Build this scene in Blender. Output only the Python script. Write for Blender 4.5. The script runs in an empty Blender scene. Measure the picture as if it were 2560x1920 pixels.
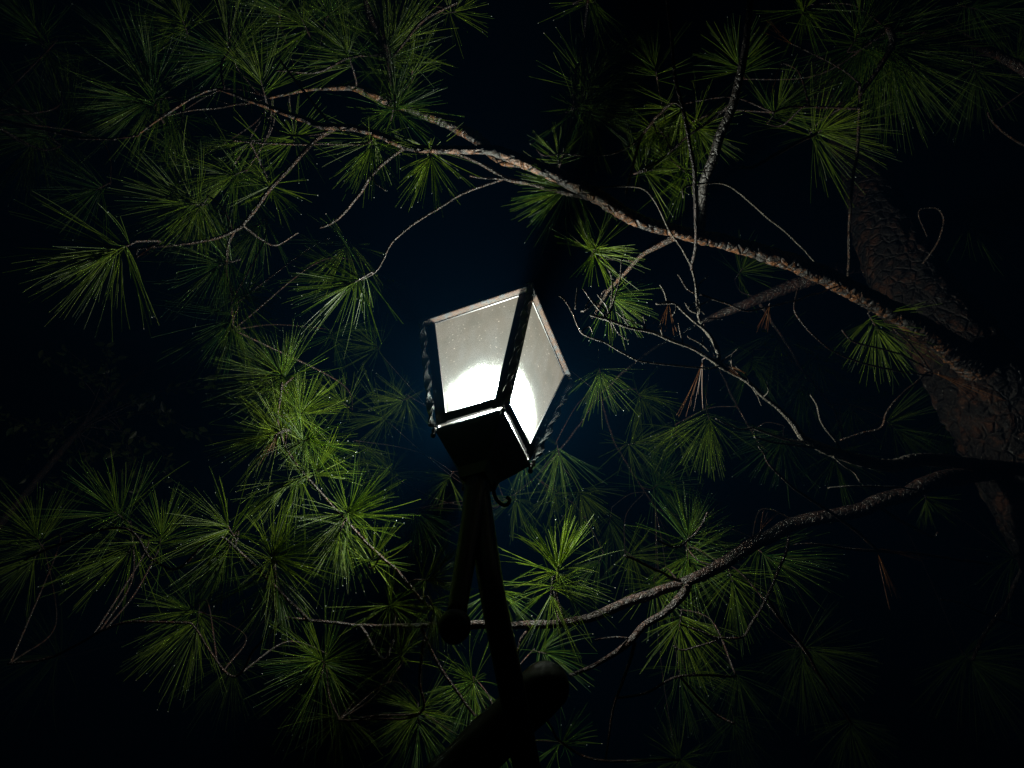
import bpy, bmesh, math, random
from mathutils import Vector, Matrix, noise
random.seed(11)
R = random.random
U = random.uniform
sc = bpy.context.scene
col = sc.collection

# ------------------------------------------------------------------ camera
CAM = Vector((0, 0, 1.6))
PITCH, ROLL, LENS = 0.970, 0.122, 26.0
F = 2560 * LENS / 36
fwd = Vector((0, math.cos(PITCH), math.sin(PITCH)))
rt0 = Vector((1, 0, 0)); up0 = rt0.cross(fwd)
RT = math.cos(ROLL) * rt0 + math.sin(ROLL) * up0
UP = -math.sin(ROLL) * rt0 + math.cos(ROLL) * up0
cd = bpy.data.cameras.new('camera'); cam = bpy.data.objects.new('camera', cd); col.objects.link(cam)
cd.sensor_width = 36; cd.lens = LENS; cd.clip_end = 2000; cd.clip_start = 0.02
m = Matrix((RT, UP, -fwd)).transposed().to_4x4(); m.translation = CAM
cam.matrix_world = m
sc.camera = cam

def at(x, y, d):                       # survey of the photograph: direction and distance to a place
    return CAM + d * ((x - 1280) / F * RT - (y - 960) / F * UP + fwd)

# ------------------------------------------------------------------ helpers
def link(name, me, mats, parent=None, smooth=True):
    o = bpy.data.objects.new(name, me); col.objects.link(o)
    for mt in (mats if isinstance(mats, (list, tuple)) else [mats]): me.materials.append(mt)
    if smooth: me.polygons.foreach_set('use_smooth', [True] * len(me.polygons))
    if parent: o.parent = parent
    return o

def tag(o, label=None, cat=None, group=None, kind=None):
    if label: o['label'] = label
    if cat: o['category'] = cat
    if group: o['group'] = group
    if kind: o['kind'] = kind
    return o

def empty(name, loc=(0, 0, 0), rz=0):
    o = bpy.data.objects.new(name, None); col.objects.link(o)
    o.location = loc; o.rotation_euler = (0, 0, rz); o.empty_display_size = .1
    return o

class MB:
    def __init__(s): s.v = []; s.f = []; s.mi = []
    def quadbox(s, p, mi=0):           # p: 8 points, bottom ring then top ring
        n = len(s.v); s.v += [tuple(q) for q in p]
        for f in ((3, 2, 1, 0), (4, 5, 6, 7), (0, 1, 5, 4), (1, 2, 6, 5), (2, 3, 7, 6), (3, 0, 4, 7)):
            s.f.append(tuple(n + i for i in f)); s.mi.append(mi)
    def box(s, a, b, mi=0):
        (x0, y0, z0), (x1, y1, z1) = a, b
        s.quadbox([(x0, y0, z0), (x1, y0, z0), (x1, y1, z0), (x0, y1, z0), (x0, y0, z1), (x1, y0, z1), (x1, y1, z1), (x0, y1, z1)], mi)
    def rings(s, rings, cap=True, mi=0):
        n0 = len(s.v); k = len(rings[0])
        for r in rings: s.v += [tuple(q) for q in r]
        for i in range(len(rings) - 1):
            for j in range(k):
                a = n0 + i * k + j; b = n0 + i * k + (j + 1) % k
                s.f.append((a, b, b + k, a + k)); s.mi.append(mi)
        if cap:
            s.f.append(tuple(n0 + j for j in reversed(range(k)))); s.mi.append(mi)
            s.f.append(tuple(n0 + (len(rings) - 1) * k + j for j in range(k))); s.mi.append(mi)
    def build(s, name, mats, parent=None, smooth=True):
        me = bpy.data.meshes.new(name); me.from_pydata(s.v, [], s.f)
        o = link(name, me, mats, parent, smooth)
        if any(s.mi): me.polygons.foreach_set('material_index', s.mi)
        me.validate(); me.update()
        return o

def catmull(pts, step):
    """pts: list of (Vector, radius) -> densely spaced smooth list"""
    P = [p for p, r in pts]; Rr = [r for p, r in pts]
    P = [P[0] * 2 - P[1]] + P + [P[-1] * 2 - P[-2]]; Rr = [Rr[0]] + Rr + [Rr[-1]]
    out = []
    for i in range(1, len(P) - 2):
        n = max(2, int((P[i + 1] - P[i]).length / step))
        for k in range(n):
            t = k / n
            a = 2 * P[i]; b = P[i + 1] - P[i - 1]
            c = 2 * P[i - 1] - 5 * P[i] + 4 * P[i + 1] - P[i + 2]
            d = -P[i - 1] + 3 * P[i] - 3 * P[i + 1] + P[i + 2]
            out.append((.5 * (a + b * t + c * t * t + d * t ** 3), Rr[i] + (Rr[i + 1] - Rr[i]) * t))
    out.append((P[-2], Rr[-2]))
    return out

def tube(mb, path, k, rfun=None, mi=0):
    """path list (Vector, r); rfun(i, j, pos, r) -> r"""
    T = []
    for i in range(len(path)):
        a = path[max(0, i - 1)][0]; b = path[min(len(path) - 1, i + 1)][0]
        T.append((b - a).normalized())
    n = T[0].orthogonal().normalized()
    rings = []
    for i, (p, r) in enumerate(path):
        n = (n - n.dot(T[i]) * T[i]).normalized(); b = T[i].cross(n)
        ring = []
        for j in range(k):
            an = 2 * math.pi * j / k
            d = math.cos(an) * n + math.sin(an) * b
            rr = rfun(i, j, p + d * r, r) if rfun else r
            ring.append(p + d * rr)
        rings.append(ring)
    mb.rings(rings, mi=mi)

# ------------------------------------------------------------------ materials
def mat(name):
    m = bpy.data.materials.new(name); m.use_nodes = True
    nt = m.node_tree; nt.nodes.clear()
    return m, nt, nt.nodes, nt.links

def node(nt, typ, ins=None, **kw):
    n = nt.nodes.new(typ)
    for k, v in kw.items(): setattr(n, k, v)
    for k, v in (ins or {}).items():
        if isinstance(v, bpy.types.NodeSocket): nt.links.new(v, n.inputs[k])
        else: n.inputs[k].default_value = v
    return n

def ramp(nt, fac, stops):
    n = nt.nodes.new('ShaderNodeValToRGB'); nt.links.new(fac, n.inputs[0])
    e = n.color_ramp.elements
    while len(e) < len(stops): e.new(.5)
    for el, (p, c) in zip(e, stops): el.position = p; el.color = (*c, 1) if len(c) == 3 else c
    return n.outputs[0]

def mixc(nt, fac, a, b):
    n = node(nt, 'ShaderNodeMix', data_type='RGBA')
    for k, v in ((0, fac), (6, a), (7, b)):
        if isinstance(v, bpy.types.NodeSocket): nt.links.new(v, n.inputs[k])
        else: n.inputs[k].default_value = v if k == 0 else (*v, 1)
    return n.outputs[2]

def out(nt, sh, disp=None):
    o = nt.nodes.new('ShaderNodeOutputMaterial'); nt.links.new(sh, o.inputs[0])

def bark_mat(name, dark, orange, grey, o_amt, g_amt, scale, bump=.006, rough=.55, spec=.45):
    m, nt, N, L = mat(name)
    co = node(nt, 'ShaderNodeTexCoord').outputs['Object']
    n1 = node(nt, 'ShaderNodeTexNoise', {'Vector': co, 'Scale': scale, 'Detail': 6.0, 'Roughness': .65}).outputs[0]
    n2 = node(nt, 'ShaderNodeTexNoise', {'Vector': co, 'Scale': scale * 3.1, 'Detail': 5.0, 'Roughness': .7}).outputs[0]
    n3 = node(nt, 'ShaderNodeTexNoise', {'Vector': co, 'Scale': scale * 9, 'Detail': 3.0, 'Roughness': .7}).outputs[0]
    vo = node(nt, 'ShaderNodeTexVoronoi', {'Vector': co, 'Scale': scale * 1.7}, feature='DISTANCE_TO_EDGE').outputs[0]
    c = ramp(nt, n3, [(.3, tuple(x * .35 for x in dark)), (.7, tuple(x * 1.5 for x in dark))])
    c = mixc(nt, ramp(nt, n1, [(1 - o_amt - .06, (0, 0, 0)), (1 - o_amt + .02, (1, 1, 1))]), c, mixc(nt, n3, tuple(x * .5 for x in orange), tuple(x * 1.3 for x in orange)))
    c = mixc(nt, ramp(nt, n2, [(1 - g_amt - .05, (0, 0, 0)), (1 - g_amt + .02, (1, 1, 1))]), c, mixc(nt, n3, tuple(x * .4 for x in grey), tuple(x * 1.4 for x in grey)))
    c = mixc(nt, ramp(nt, vo, [(.0, (1, 1, 1)), (.09, (0, 0, 0))]), c, (.012, .009, .007))
    h = node(nt, 'ShaderNodeMath', {0: n2, 1: n3}, operation='ADD').outputs[0]
    h = node(nt, 'ShaderNodeMath', {0: h, 1: ramp(nt, vo, [(0, (0, 0, 0)), (.15, (1, 1, 1))])}, operation='ADD').outputs[0]
    b = node(nt, 'ShaderNodeBump', {'Height': h, 'Strength': 1.0, 'Distance': bump}).outputs[0]
    rg = ramp(nt, n2, [(.35, (rough - .25,) * 3), (.65, (rough + .2,) * 3)])
    p = node(nt, 'ShaderNodeBsdfPrincipled', {'Base Color': c, 'Roughness': rg, 'Normal': b, 'Specular IOR Level': spec})
    out(nt, p.outputs[0]); return m

BARK = bark_mat('pine_bark', (.0045, .0026, .0016), (.036, .014, .006), (.008, .0065, .005), .44, .36, 13, .012, .6, .2)
BARK_LIMB = bark_mat('limb_bark', (.018, .015, .013), (.07, .042, .026), (.085, .08, .075), .38, .52, 30, .002, .4)
BARK_BOUGH = bark_mat('bough_bark', (.013, .009, .007), (.17, .070, .026), (.07, .068, .063), .50, .45, 17, .004)
BARK_DARK = bark_mat('wet_bark', (.018, .012, .009), (.045, .017, .009), (.024, .020, .017), .46, .30, 40, .002, .5)
BARK_TWIG = bark_mat('twig_bark', (.028, .018, .011), (.085, .036, .016), (.052, .040, .028), .45, .40, 60, .002, .45)
BARK_DEAD = bark_mat('lichen_bark', (.055, .042, .03), (.10, .055, .025), (.18, .165, .13), .38, .52, 70, .002, .6)

def needle_mat(name, c0, c1, tr):
    m, nt, N, L = mat(name)
    at_ = node(nt, 'ShaderNodeAttribute', attribute_name='tint').outputs['Fac']
    co = node(nt, 'ShaderNodeTexCoord').outputs['Object']
    nz = node(nt, 'ShaderNodeTexNoise', {'Vector': co, 'Scale': 180.0, 'Detail': 1.0}).outputs[0]
    f = node(nt, 'ShaderNodeMath', {0: at_, 1: nz}, operation='MULTIPLY_ADD'); f.inputs[2].default_value = .0
    c = ramp(nt, at_, [(0, c0), (.55, tuple((a + b) / 2 for a, b in zip(c0, c1))), (1, c1)])
    c = mixc(nt, ramp(nt, nz, [(.35, (.45,) * 3), (.6, (0,) * 3)]), c, tuple(x * .45 for x in c0))
    p = node(nt, 'ShaderNodeBsdfPrincipled', {'Base Color': c, 'Roughness': .40, 'Specular IOR Level': .32})
    t = node(nt, 'ShaderNodeBsdfTranslucent', {'Color': mixc(nt, .5, c, tuple(x * 1.6 for x in c1))})
    mx = node(nt, 'ShaderNodeMixShader', {0: tr, 1: p.outputs[0], 2: t.outputs[0]})
    out(nt, mx.outputs[0]); return m
NEEDLE = needle_mat('pine_needles', (.022, .076, .013), (.195, .275, .012), .42)
NEEDLE_DEAD = needle_mat('dead_needles', (.09, .032, .010), (.22, .095, .032), .2)
LEAF = needle_mat('broad_leaves', (.03, .055, .012), (.075, .08, .02), .3)

m, nt, N, L = mat('water_drops')
g = node(nt, 'ShaderNodeBsdfPrincipled', {'Base Color': (.75, .85, .8, 1), 'Roughness': .12, 'Specular IOR Level': 1.0})
out(nt, g.outputs[0]); DROP = m

def metal_mat(name, base, rust, amt, rough=.5, metallic=.0, scale=60):
    m, nt, N, L = mat(name)
    co = node(nt, 'ShaderNodeTexCoord').outputs['Object']
    n1 = node(nt, 'ShaderNodeTexNoise', {'Vector': co, 'Scale': scale, 'Detail': 6.0, 'Roughness': .7}).outputs[0]
    n2 = node(nt, 'ShaderNodeTexNoise', {'Vector': co, 'Scale': scale * 6, 'Detail': 3.0}).outputs[0]
    c = mixc(nt, ramp(nt, n1, [(1 - amt - .08, (0,) * 3), (1 - amt + .05, (1,) * 3)]), base, rust)
    c = mixc(nt, ramp(nt, n2, [(.4, (.5,) * 3), (.6, (0,) * 3)]), c, tuple(x * .5 for x in base))
    b = node(nt, 'ShaderNodeBump', {'Height': n2, 'Strength': .5, 'Distance': .0006}).outputs[0]
    p = node(nt, 'ShaderNodeBsdfPrincipled', {'Base Color': c, 'Roughness': rough, 'Metallic': metallic, 'Normal': b})
    out(nt, p.outputs[0]); return m
IRON = metal_mat('black_iron', (.012, .012, .014), (.03, .016, .009), .38, .42)
TWIST = metal_mat('twisted_iron', (.06, .065, .07), (.07, .05, .04), .35, .3)
m, nt, N, L = mat('light_absorbing_inside')
out(nt, node(nt, 'ShaderNodeBsdfDiffuse', {'Color': (.0016, .0015, .0012, 1)}).outputs[0]); INNER = m  # shade put into the colour: near-black so the lamplit interior stays dark
EAVE = metal_mat('weathered_eave', (.040, .047, .052), (.052, .030, .020), .52, .5, scale=34)
WOOD = metal_mat('dark_log', (.020, .026, .018), (.03, .03, .018), .45, .6, scale=20)

# frosted and dirty pane: passes and scatters some lamplight; its even lamplit glow is painted in as emission
m, nt, N, L = mat('frosted_glass')
co = node(nt, 'ShaderNodeTexCoord').outputs['Object']
mp = node(nt, 'ShaderNodeMapping', {'Vector': co, 'Scale': (1, 1, .25)}).outputs[0]
streak = node(nt, 'ShaderNodeTexNoise', {'Vector': mp, 'Scale': 28.0, 'Detail': 4.0}).outputs[0]
mott = node(nt, 'ShaderNodeTexNoise', {'Vector': co, 'Scale': 12.0, 'Detail': 5.0}).outputs[0]
grain = node(nt, 'ShaderNodeTexNoise', {'Vector': co, 'Scale': 420.0, 'Detail': 2.0}).outputs[0]
spk = node(nt, 'ShaderNodeTexVoronoi', {'Vector': co, 'Scale': 75.0}).outputs[0]
spk2 = node(nt, 'ShaderNodeTexNoise', {'Vector': co, 'Scale': 55.0}).outputs[0]
spots = node(nt, 'ShaderNodeMath', {0: ramp(nt, spk, [(.10, (1,) * 3), (.2, (0,) * 3)]), 1: ramp(nt, spk2, [(.44, (0,) * 3), (.6, (1,) * 3)])}, operation='MULTIPLY').outputs[0]
c = ramp(nt, streak, [(.3, (1, .88, .66)), (.7, (1, .93, .78))])
c = mixc(nt, ramp(nt, mott, [(.38, (.0,) * 3), (.66, (.9,) * 3)]), c, (.80, .76, .60))
st = node(nt, 'ShaderNodeMath', {0: grain, 1: .14}, operation='MULTIPLY').outputs[0]
st = node(nt, 'ShaderNodeMath', {0: st, 1: .21}, operation='ADD').outputs[0]
st = node(nt, 'ShaderNodeMath', {0: spots, 1: .6, 2: st}, operation='MULTIPLY_ADD').outputs[0]
em = node(nt, 'ShaderNodeEmission', {'Color': c, 'Strength': st}).outputs[0]
gb = node(nt, 'ShaderNodeBump', {'Height': grain, 'Strength': .9, 'Distance': .002}).outputs[0]
smear = mixc(nt, ramp(nt, streak, [(.36, (0,) * 3), (.64, (1,) * 3)]), (.11, .125, .118), (.26, .29, .27))
smear = mixc(nt, ramp(nt, grain, [(.36, (1,) * 3), (.5, (0,) * 3)]), smear, (.06, .075, .07))
rf = node(nt, 'ShaderNodeBsdfRefraction', {'Color': smear, 'Roughness': .64, 'IOR': 1.45, 'Normal': gb}).outputs[0]
wide = node(nt, 'ShaderNodeBsdfTranslucent', {'Color': (.00033, .00037, .00035, 1)}).outputs[0]
ad = node(nt, 'ShaderNodeAddShader', {0: em, 1: rf}).outputs[0]
ad = node(nt, 'ShaderNodeAddShader', {0: ad, 1: wide}).outputs[0]
tr = node(nt, 'ShaderNodeBsdfTransparent', {'Color': (.97, 1, .98, 1)}).outputs[0]
mx = node(nt, 'ShaderNodeMixShader', {0: .08, 1: ad, 2: tr})
out(nt, mx.outputs[0]); GLASS = m

m, nt, N, L = mat('ground_soil')
co = node(nt, 'ShaderNodeTexCoord').outputs['Object']
n1 = node(nt, 'ShaderNodeTexNoise', {'Vector': co, 'Scale': 3.0, 'Detail': 8.0}).outputs[0]
p = node(nt, 'ShaderNodeBsdfPrincipled', {'Base Color': ramp(nt, n1, [(.3, (.03, .025, .015)), (.7, (.05, .06, .025))]), 'Roughness': .95})
out(nt, p.outputs[0]); SOIL = m

# ------------------------------------------------------------------ ground
g = MB(); n = 60; S = 400
for i in range(n + 1):
    for j in range(n + 1):
        x = (i / n * 2 - 1); y = (j / n * 2 - 1); x = math.copysign(abs(x) ** 2.5, x) * S; y = math.copysign(abs(y) ** 2.5, y) * S
        g.v.append((x, y, .05 * noise.noise(Vector((x * .4, y * .4, 0))) - .03))
for i in range(n):
    for j in range(n):
        a = i * (n + 1) + j; g.f.append((a, a + n + 1, a + n + 2, a + 1)); g.mi.append(0)
tag(g.build('ground', SOIL), kind='structure')

# ------------------------------------------------------------------ street lamp
LX, LY, LZ, YAW = -0.055, 1.249, 3.167, -0.488
H = .413; WT = .17; WB = .098
def w(z): return WB + (WT - WB) * z / H
lamp = tag(empty('street_lamp', (LX, LY, 0)), 'glowing four sided black iron lantern with frosted glass held up on dark crossing poles', 'street lamp')
lant = empty('lantern'); 
def rotq(k, p): # quarter turns
    x, y, z = p
    for _ in range(k): x, y = -y, x
    return (x, y, z)
lan = bpy.data.objects.new('lantern', None)
bpy.data.objects.remove(lant)
# frame
fr = MB()
def strip(mb, k, x0b, x1b, x0t, x1t, zb, zt, o0, o1):
    """bar on face k between offsets o0..o1 outwards of the sloping face"""
    P = []
    for z, (a, b) in ((zb, (x0b, x1b)), (zt, (x0t, x1t))):
        W_ = w(z)
        P += [rotq(k, q) for q in ((a, -W_ - o1, z), (b, -W_ - o1, z), (b, -W_ - o0, z), (a, -W_ - o0, z))]
    mb.quadbox(P)
for k in range(4):
    zb, zt = -.036, H
    for s in (-1, 1):
        a, b = sorted((s * (w(zb) + .0), s * (w(zb) - .027))); c_, d_ = sorted((s * w(zt), s * (w(zt) - .029)))
        if s > 0: b += .004; d_ += .004
        strip(fr, k, a, b, c_, d_, zb, zt, 0, .004)
    strip(fr, k, -w(-.03) + .0275, w(-.03) - .0275, -w(0) + .0275, w(0) - .0275, -.034, -.001, -.001, .006)   # bottom rail
    strip(fr, k, -w(H) + .0295, w(H) - .0295, -w(H) + .0295, w(H) - .0295, H - .006, H + .003, 0, .003)
frame = fr.build('lantern_frame', IRON, None, smooth=False)
frame.location = (0, 0, LZ); frame.rotation_euler = (0, 0, YAW); frame.parent = lamp
# panes
for k in range(4):
    p = MB(); zb, zt = -.050, H - .001
    P = []
    nx, nz = 8, 8
    for i in range(nz + 1):
        z = zb + (zt - zb) * i / nz; W_ = w(z) - .003
        for j in range(nx + 1):
            P.append(rotq(k, (-W_ + 2 * W_ * j / nx, -W_, z)))
    p.v = P
    for i in range(nz):
        for j in range(nx):
            a = i * (nx + 1) + j; p.f.append((a, a + 1, a + nx + 2, a + nx + 1)); p.mi.append(0)
    p.build('glass_pane', GLASS, frame, smooth=False)
# twisted corner bars
for k in range(4):
    t = MB(); rings = []; n = 90
    for i in range(n + 1):
        z = -.045 + (H + .047) * i / n; e = w(z) + .012
        ctr = Vector(rotq(k, (e, -e, z))); an = i / n * math.pi * 2 * 2.4 + k
        dd = Vector(rotq(k, (1, -1, 0))).normalized(); tt = Vector((-dd.y, dd.x, 0))
        hw, ht = .0085, .005
        rings.append([ctr + (dd * math.cos(an + a) + tt * math.sin(an + a)) * r_ for a, r_ in
                      ((.34, .0115), (math.pi - .34, .0115), (math.pi + .34, .0115), (-.34, .0115))])
    t.rings(rings); t.build('twisted_bar', TWIST, frame, smooth=False)
# roof with eave
ro = MB()
for k in range(4):
    # sloped soffit, then fascia, as thin prisms
    pts = [(.1715, H + .001), (.186, H + .016), (.188, H + .016), (.188, H + .003), (.186, H + .0015), (.1725, H - .003)]
    a = [rotq(k, (-q[0], -q[0], q[1])) for q in pts]; b = [rotq(k, (q[0], -q[0], q[1])) for q in pts]
    ro.rings([a, b], cap=False)
eave = ro.build('eave', EAVE, frame, smooth=False)
ro = MB()
prof = [(.1835, H + .0165), (.189, H + .020), (.16, H + .05), (.11, H + .12), (.05, H + .20), (.012, H + .235), (.012, H + .25), (.022, H + .27), (.010, H + .295), (.0015, H + .32)]
ro.rings([[rotq(k, (e, -e, z)) for k in range(4)] for e, z in prof])
roof = ro.build('roof', IRON, frame, smooth=False)
li = MB(); li.rings([[rotq(k, (e, -e, z)) for k in range(4)] for e, z in ((.1705, H + .0145), (.181, H + .0160))]); li.build('ceiling_plate', INNER, frame, smooth=False)
# base: tray, inverted pyramid, feet
ba = MB()
ba.rings([[rotq(k, (e, -e, z)) for k in range(4)] for e, z in ((.086, -.052), (.094, -.046), (.095, -.058), (.092, -.066), (.070, -.11), (.040, -.165), (.034, -.20), (.020, -.21))])
base = ba.build('base', IRON, frame, smooth=False)
for k in range(4):
    fe = MB()
    path = [(Vector(rotq(k, (.097, -.097, z))), r_) for z, r_ in ((-.052, .005), (-.06, .008), (-.070, .004), (-.078, .007), (-.084, .006), (-.088, .002))]
    tube(fe, path, 10)
    fe.build('corner_finial', IRON, frame)
so = MB(); tube(so, [(Vector((0, 0, z)), r_) for z, r_ in ((-.05, .03), (-.02, .03), (.02, .02), (.05, .018))], 16); so.build('bulb_socket', INNER, frame)
# stem, ball end
rel = Vector((LX, LY, 0))
st = MB()
tube(st, [(Vector((LX, LY, LZ + z)) - rel, r_) for z, r_ in ((-.16, .036), (-.24, .030), (-.33, .0245), (-.45, .0225), (-.58, .0205), (-.600, .021))], 18)
st.build('stem', IRON, lamp)
be = MB(); path = [(Vector((LX, LY, LZ - .600 - .062 * i / 12)) - rel, .003 + .030 * math.sin(math.pi * min(1, .22 + .78 * i / 12)) ** .6) for i in range(13)]
tube(be, path, 18); be.build('ball_end', IRON, lamp)
# brace
br = MB()
pts = [(at(1192, 1215, 1.83), .030), (at(1208, 1330, 1.73), .029), (at(1234, 1500, 1.58), .0272), (at(1283, 1740, 1.50), .0275), (at(1317, 1920, 1.47), .0275), (at(1352, 2100, 1.45), .0275), (at(1400, 2330, 1.43), .0275)]
tube(br, [(p - rel, r_) for p, r_ in catmull(pts, .02)], 20); br.build('brace', IRON, lamp)
cu = MB()
cpts = [(1238, 1205), (1234, 1225), (1240, 1246), (1254, 1261), (1268, 1262), (1274, 1250), (1266, 1242)]
tube(cu, [(p - rel, r_) for p, r_ in catmull([(at(x, y, 1.80), .0048) for x, y in cpts], .006)], 10); cu.build('scroll', IRON, lamp)
# log arm and the post that carries it
lg = MB()
e0 = at(1388, 1690, 1.66); e1 = at(830, 2240, 1.62)
dirn = (e1 - e0).normalized()
path = [(e0 - dirn * .022 + dirn * .055 * (1 - math.cos(a)), .054 * math.sin(a) + .001) for a in [i * math.pi / 2 / 9 for i in range(10)]]
path += [(e0.lerp(e1, .06 + .94 * i / 30), .055 + .002 * math.sin(i)) for i in range(31)]
tube(lg, [(p - rel, r_) for p, r_ in path], 24, lambda i, j, p, r_: r_ * (1 + .03 * noise.noise(p * 14)))
lg.build('cross_log', WOOD, lamp)
po = MB(); pz = Vector((e1.x, e1.y, 0))
tube(po, [(Vector((e1.x, e1.y, -.02 + (e1.z + .12) * i / 30)) - rel, .075) for i in range(31)], 24, lambda i, j, p, r_: r_ * (1 + .05 * noise.noise(p * 9)))
po.build('post', WOOD, lamp)

lt = bpy.data.lights.new('lamp_light', 'POINT'); lo = bpy.data.objects.new('lamp_light', lt); col.objects.link(lo)
lo.location = (LX, LY, LZ + .115); lt.energy = 620; lt.shadow_soft_size = .028; lt.color = (1, 1, .90)
try: lo.visible_camera = False
except Exception: pass

# ------------------------------------------------------------------ pine tree
pine = empty('pine_tree')
trunk_px = [(1900, -260, 5.2, 40), (2020, 60, 4.2, 44), (2150, 400, 3.3, 52), (2215, 590, 2.95, 76), (2290, 735, 2.75, 92), (2395, 880, 2.58, 106), (2500, 1040, 2.45, 118), (2610, 1230, 2.32, 128)]
tp = [(at(x, y, d), r_ * d / F) for x, y, d, r_ in trunk_px]
last, lr = tp[-1]; prev = tp[-2][0]
slope = (last - prev); slope /= -slope.z
for f_ in (.35, .7, 1.0):
    q = last + Vector((slope.x, slope.y, -1)) * last.z * f_ * 1.0
    q.x = last.x + (q.x - last.x) * .5; q.y = last.y + (q.y - last.y) * .5; q.z = last.z * (1 - f_) - (.1 if f_ == 1 else 0)
    tp.append((q, lr * (1 + .35 * f_)))
gp = tp[-1][0].copy(); pine.location = (gp.x, gp.y, 0); PO = pine.location.copy()
tag(pine, 'large long needled pine with wet needles and orange flaking bark spreading around the lamp', 'tree')

def barkdisp(amp, sc_):
    def fn(i, j, p, r_):
        q = p * sc_; q.z *= .4; q = q + .55 * Vector((noise.noise(q * .9), noise.noise(q * .9 + Vector((5, 1, 2))), noise.noise(q * .9 + Vector((1, 7, 3)))))
        d = noise.voronoi(q)[0]; v = min(1.0, (d[1] - d[0]) * 2.2)
        return r_ * (1 + amp * (v - .6) + amp * .8 * noise.noise(p * sc_ * 4) + amp * .5 * noise.noise(p * sc_ * 11))
    return fn
tb = MB(); tube(tb, [(p - PO, r_) for p, r_ in catmull(tp, .012)], 110, barkdisp(.075, 12))
tb.build('trunk', BARK, pine)

SPINE = []       # (Vector, radius, branch object, live?)
def far(d): return d if d < 2.45 else 2.45 + (d - 2.45) * 1.9
def branch(px, mtl, live=True, spur=0, label=None, wob=.004, rough=.16, k=None, name='branch'):
    pts = [(at(x, y, far(d)), r_ * d / F * (.78 if r_ < 8 else 1)) for x, y, d, r_ in px]
    rmax = max(r_ for _, r_ in pts)
    path = catmull(pts, .006 if rmax < .012 else .005)
    path = [(p + wob * Vector((noise.noise(p * 14), noise.noise(p * 14 + Vector((9, 0, 0))), noise.noise(p * 14 + Vector((0, 9, 0))))) if 0 < i < len(path) - 1 else p, r_) for i, (p, r_) in enumerate(path)]
    k = k or (28 if rmax > .012 else 12 if rmax > .006 else 8)
    mb = MB()
    if rmax > .012:
        fn = barkdisp(rough * .8, 42)
    else:
        fn = lambda i, j, p, r_: r_ * (1 + rough * 1.3 * noise.noise(p * 200) + rough * (1 if i % 2 else -1) * .4)
    tube(mb, [(p - PO, r_) for p, r_ in path], k, fn)
    for _ in range(int(spur * len(path))):
        i = random.randrange(len(path)); p, r_ = path[i]
        d = Vector((U(-1, 1), U(-1, 1), U(-1, 1))).normalized(); t = (path[min(i + 1, len(path) - 1)][0] - path[max(0, i - 1)][0]).normalized()
        d = (d - d.dot(t) * t).normalized(); b = d * .8 + t * U(-.6, .6); ln = U(.002, .0055)
        q = p + d * r_ * .8 - PO; s = t.cross(d) * .0009; n0 = len(mb.v)
        mb.v += [tuple(q + s), tuple(q - s), tuple(q + t * .0012), tuple(q + b * ln)]
        for f in ((0, 1, 3), (1, 2, 3), (2, 0, 3)): mb.f.append(tuple(n0 + a for a in f)); mb.mi.append(0)
    o = mb.build(name, mtl, pine)
    if label: o['label'] = label
    for i in range(0, len(path), 3): SPINE.append((path[i][0], path[i][1], o, live))
    return o

B = BARK_BOUGH
branch([(2470, 960, 2.45, 40), (2400, 885, 2.38, 36), (2331, 838, 2.3, 30), (2250, 788, 2.25, 26), (2148, 734, 2.18, 24), (2067, 692, 2.15, 24), (1961, 649, 2.1, 22), (1835, 612, 2.07, 19), (1700, 580, 2.0, 17), (1610, 557, 1.97, 17), (1492, 492, 1.92, 19), (1402, 443, 1.9, 18), (1313, 407, 1.88, 17), (1239, 378, 1.86, 14), (1187, 372, 1.85, 11), (1085, 374, 1.83, 9.5), (1016, 368, 1.82, 9.5), (955, 338, 1.82, 9), (881, 323, 1.81, 8.5), (800, 313, 1.8, 8), (773, 301, 1.8, 8), (651, 260, 1.78, 7), (570, 232, 1.77, 5), (530, 224, 1.77, 4), (448, 262, 1.76, 3.5), (400, 297, 1.75, 3.2), (338, 340, 1.75, 2.5)],
       B, spur=.9, label='long peeling bough arching over the lantern')
branch([(1300, 410, 1.9, 10), (1245, 395, 1.98, 13), (1199, 354, 2.03, 15), (1125, 309, 2.05, 15), (1044, 277, 2.05, 13), (942, 240, 2.05, 12), (881, 216, 2.05, 10), (800, 222, 2.05, 6), (732, 232, 2.03, 5), (671, 244, 2.0, 4)], B, spur=.7)
branch([(1495, 500, 1.93, 8), (1410, 480, 1.95, 8), (1329, 460, 1.97, 7.5), (1260, 443, 1.98, 7), (1207, 411, 1.95, 6), (1150, 387, 1.92, 5.5), (1085, 380, 1.88, 5), (1050, 377, 1.84, 5)], BARK_TWIG)
branch([(1262, 445, 1.98, 5), (1220, 446, 1.97, 4.5), (1174, 439, 1.95, 3.5)], BARK_TWIG)
branch([(1262, 443, 1.98, 6), (1248, 449, 1.98, 5), (1166, 480, 1.96, 4.6), (1101, 517, 1.94, 4.5), (1044, 553, 1.92, 4.2), (983, 602, 1.9, 4), (955, 651, 1.89, 3.6), (935, 680, 1.88, 3.4), (900, 700, 1.88, 3.4)], BARK_TWIG)
branch([(1018, 370, 1.82, 7), (1003, 376, 1.83, 6.5), (930, 435, 1.86, 6), (898, 488, 1.88, 5.5), (841, 549, 1.9, 5), (800, 568, 1.91, 4)], BARK_TWIG)
branch([(928, 440, 1.86, 4), (940, 460, 1.86, 3), (963, 476, 1.86, 2.5)], BARK_TWIG)
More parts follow.
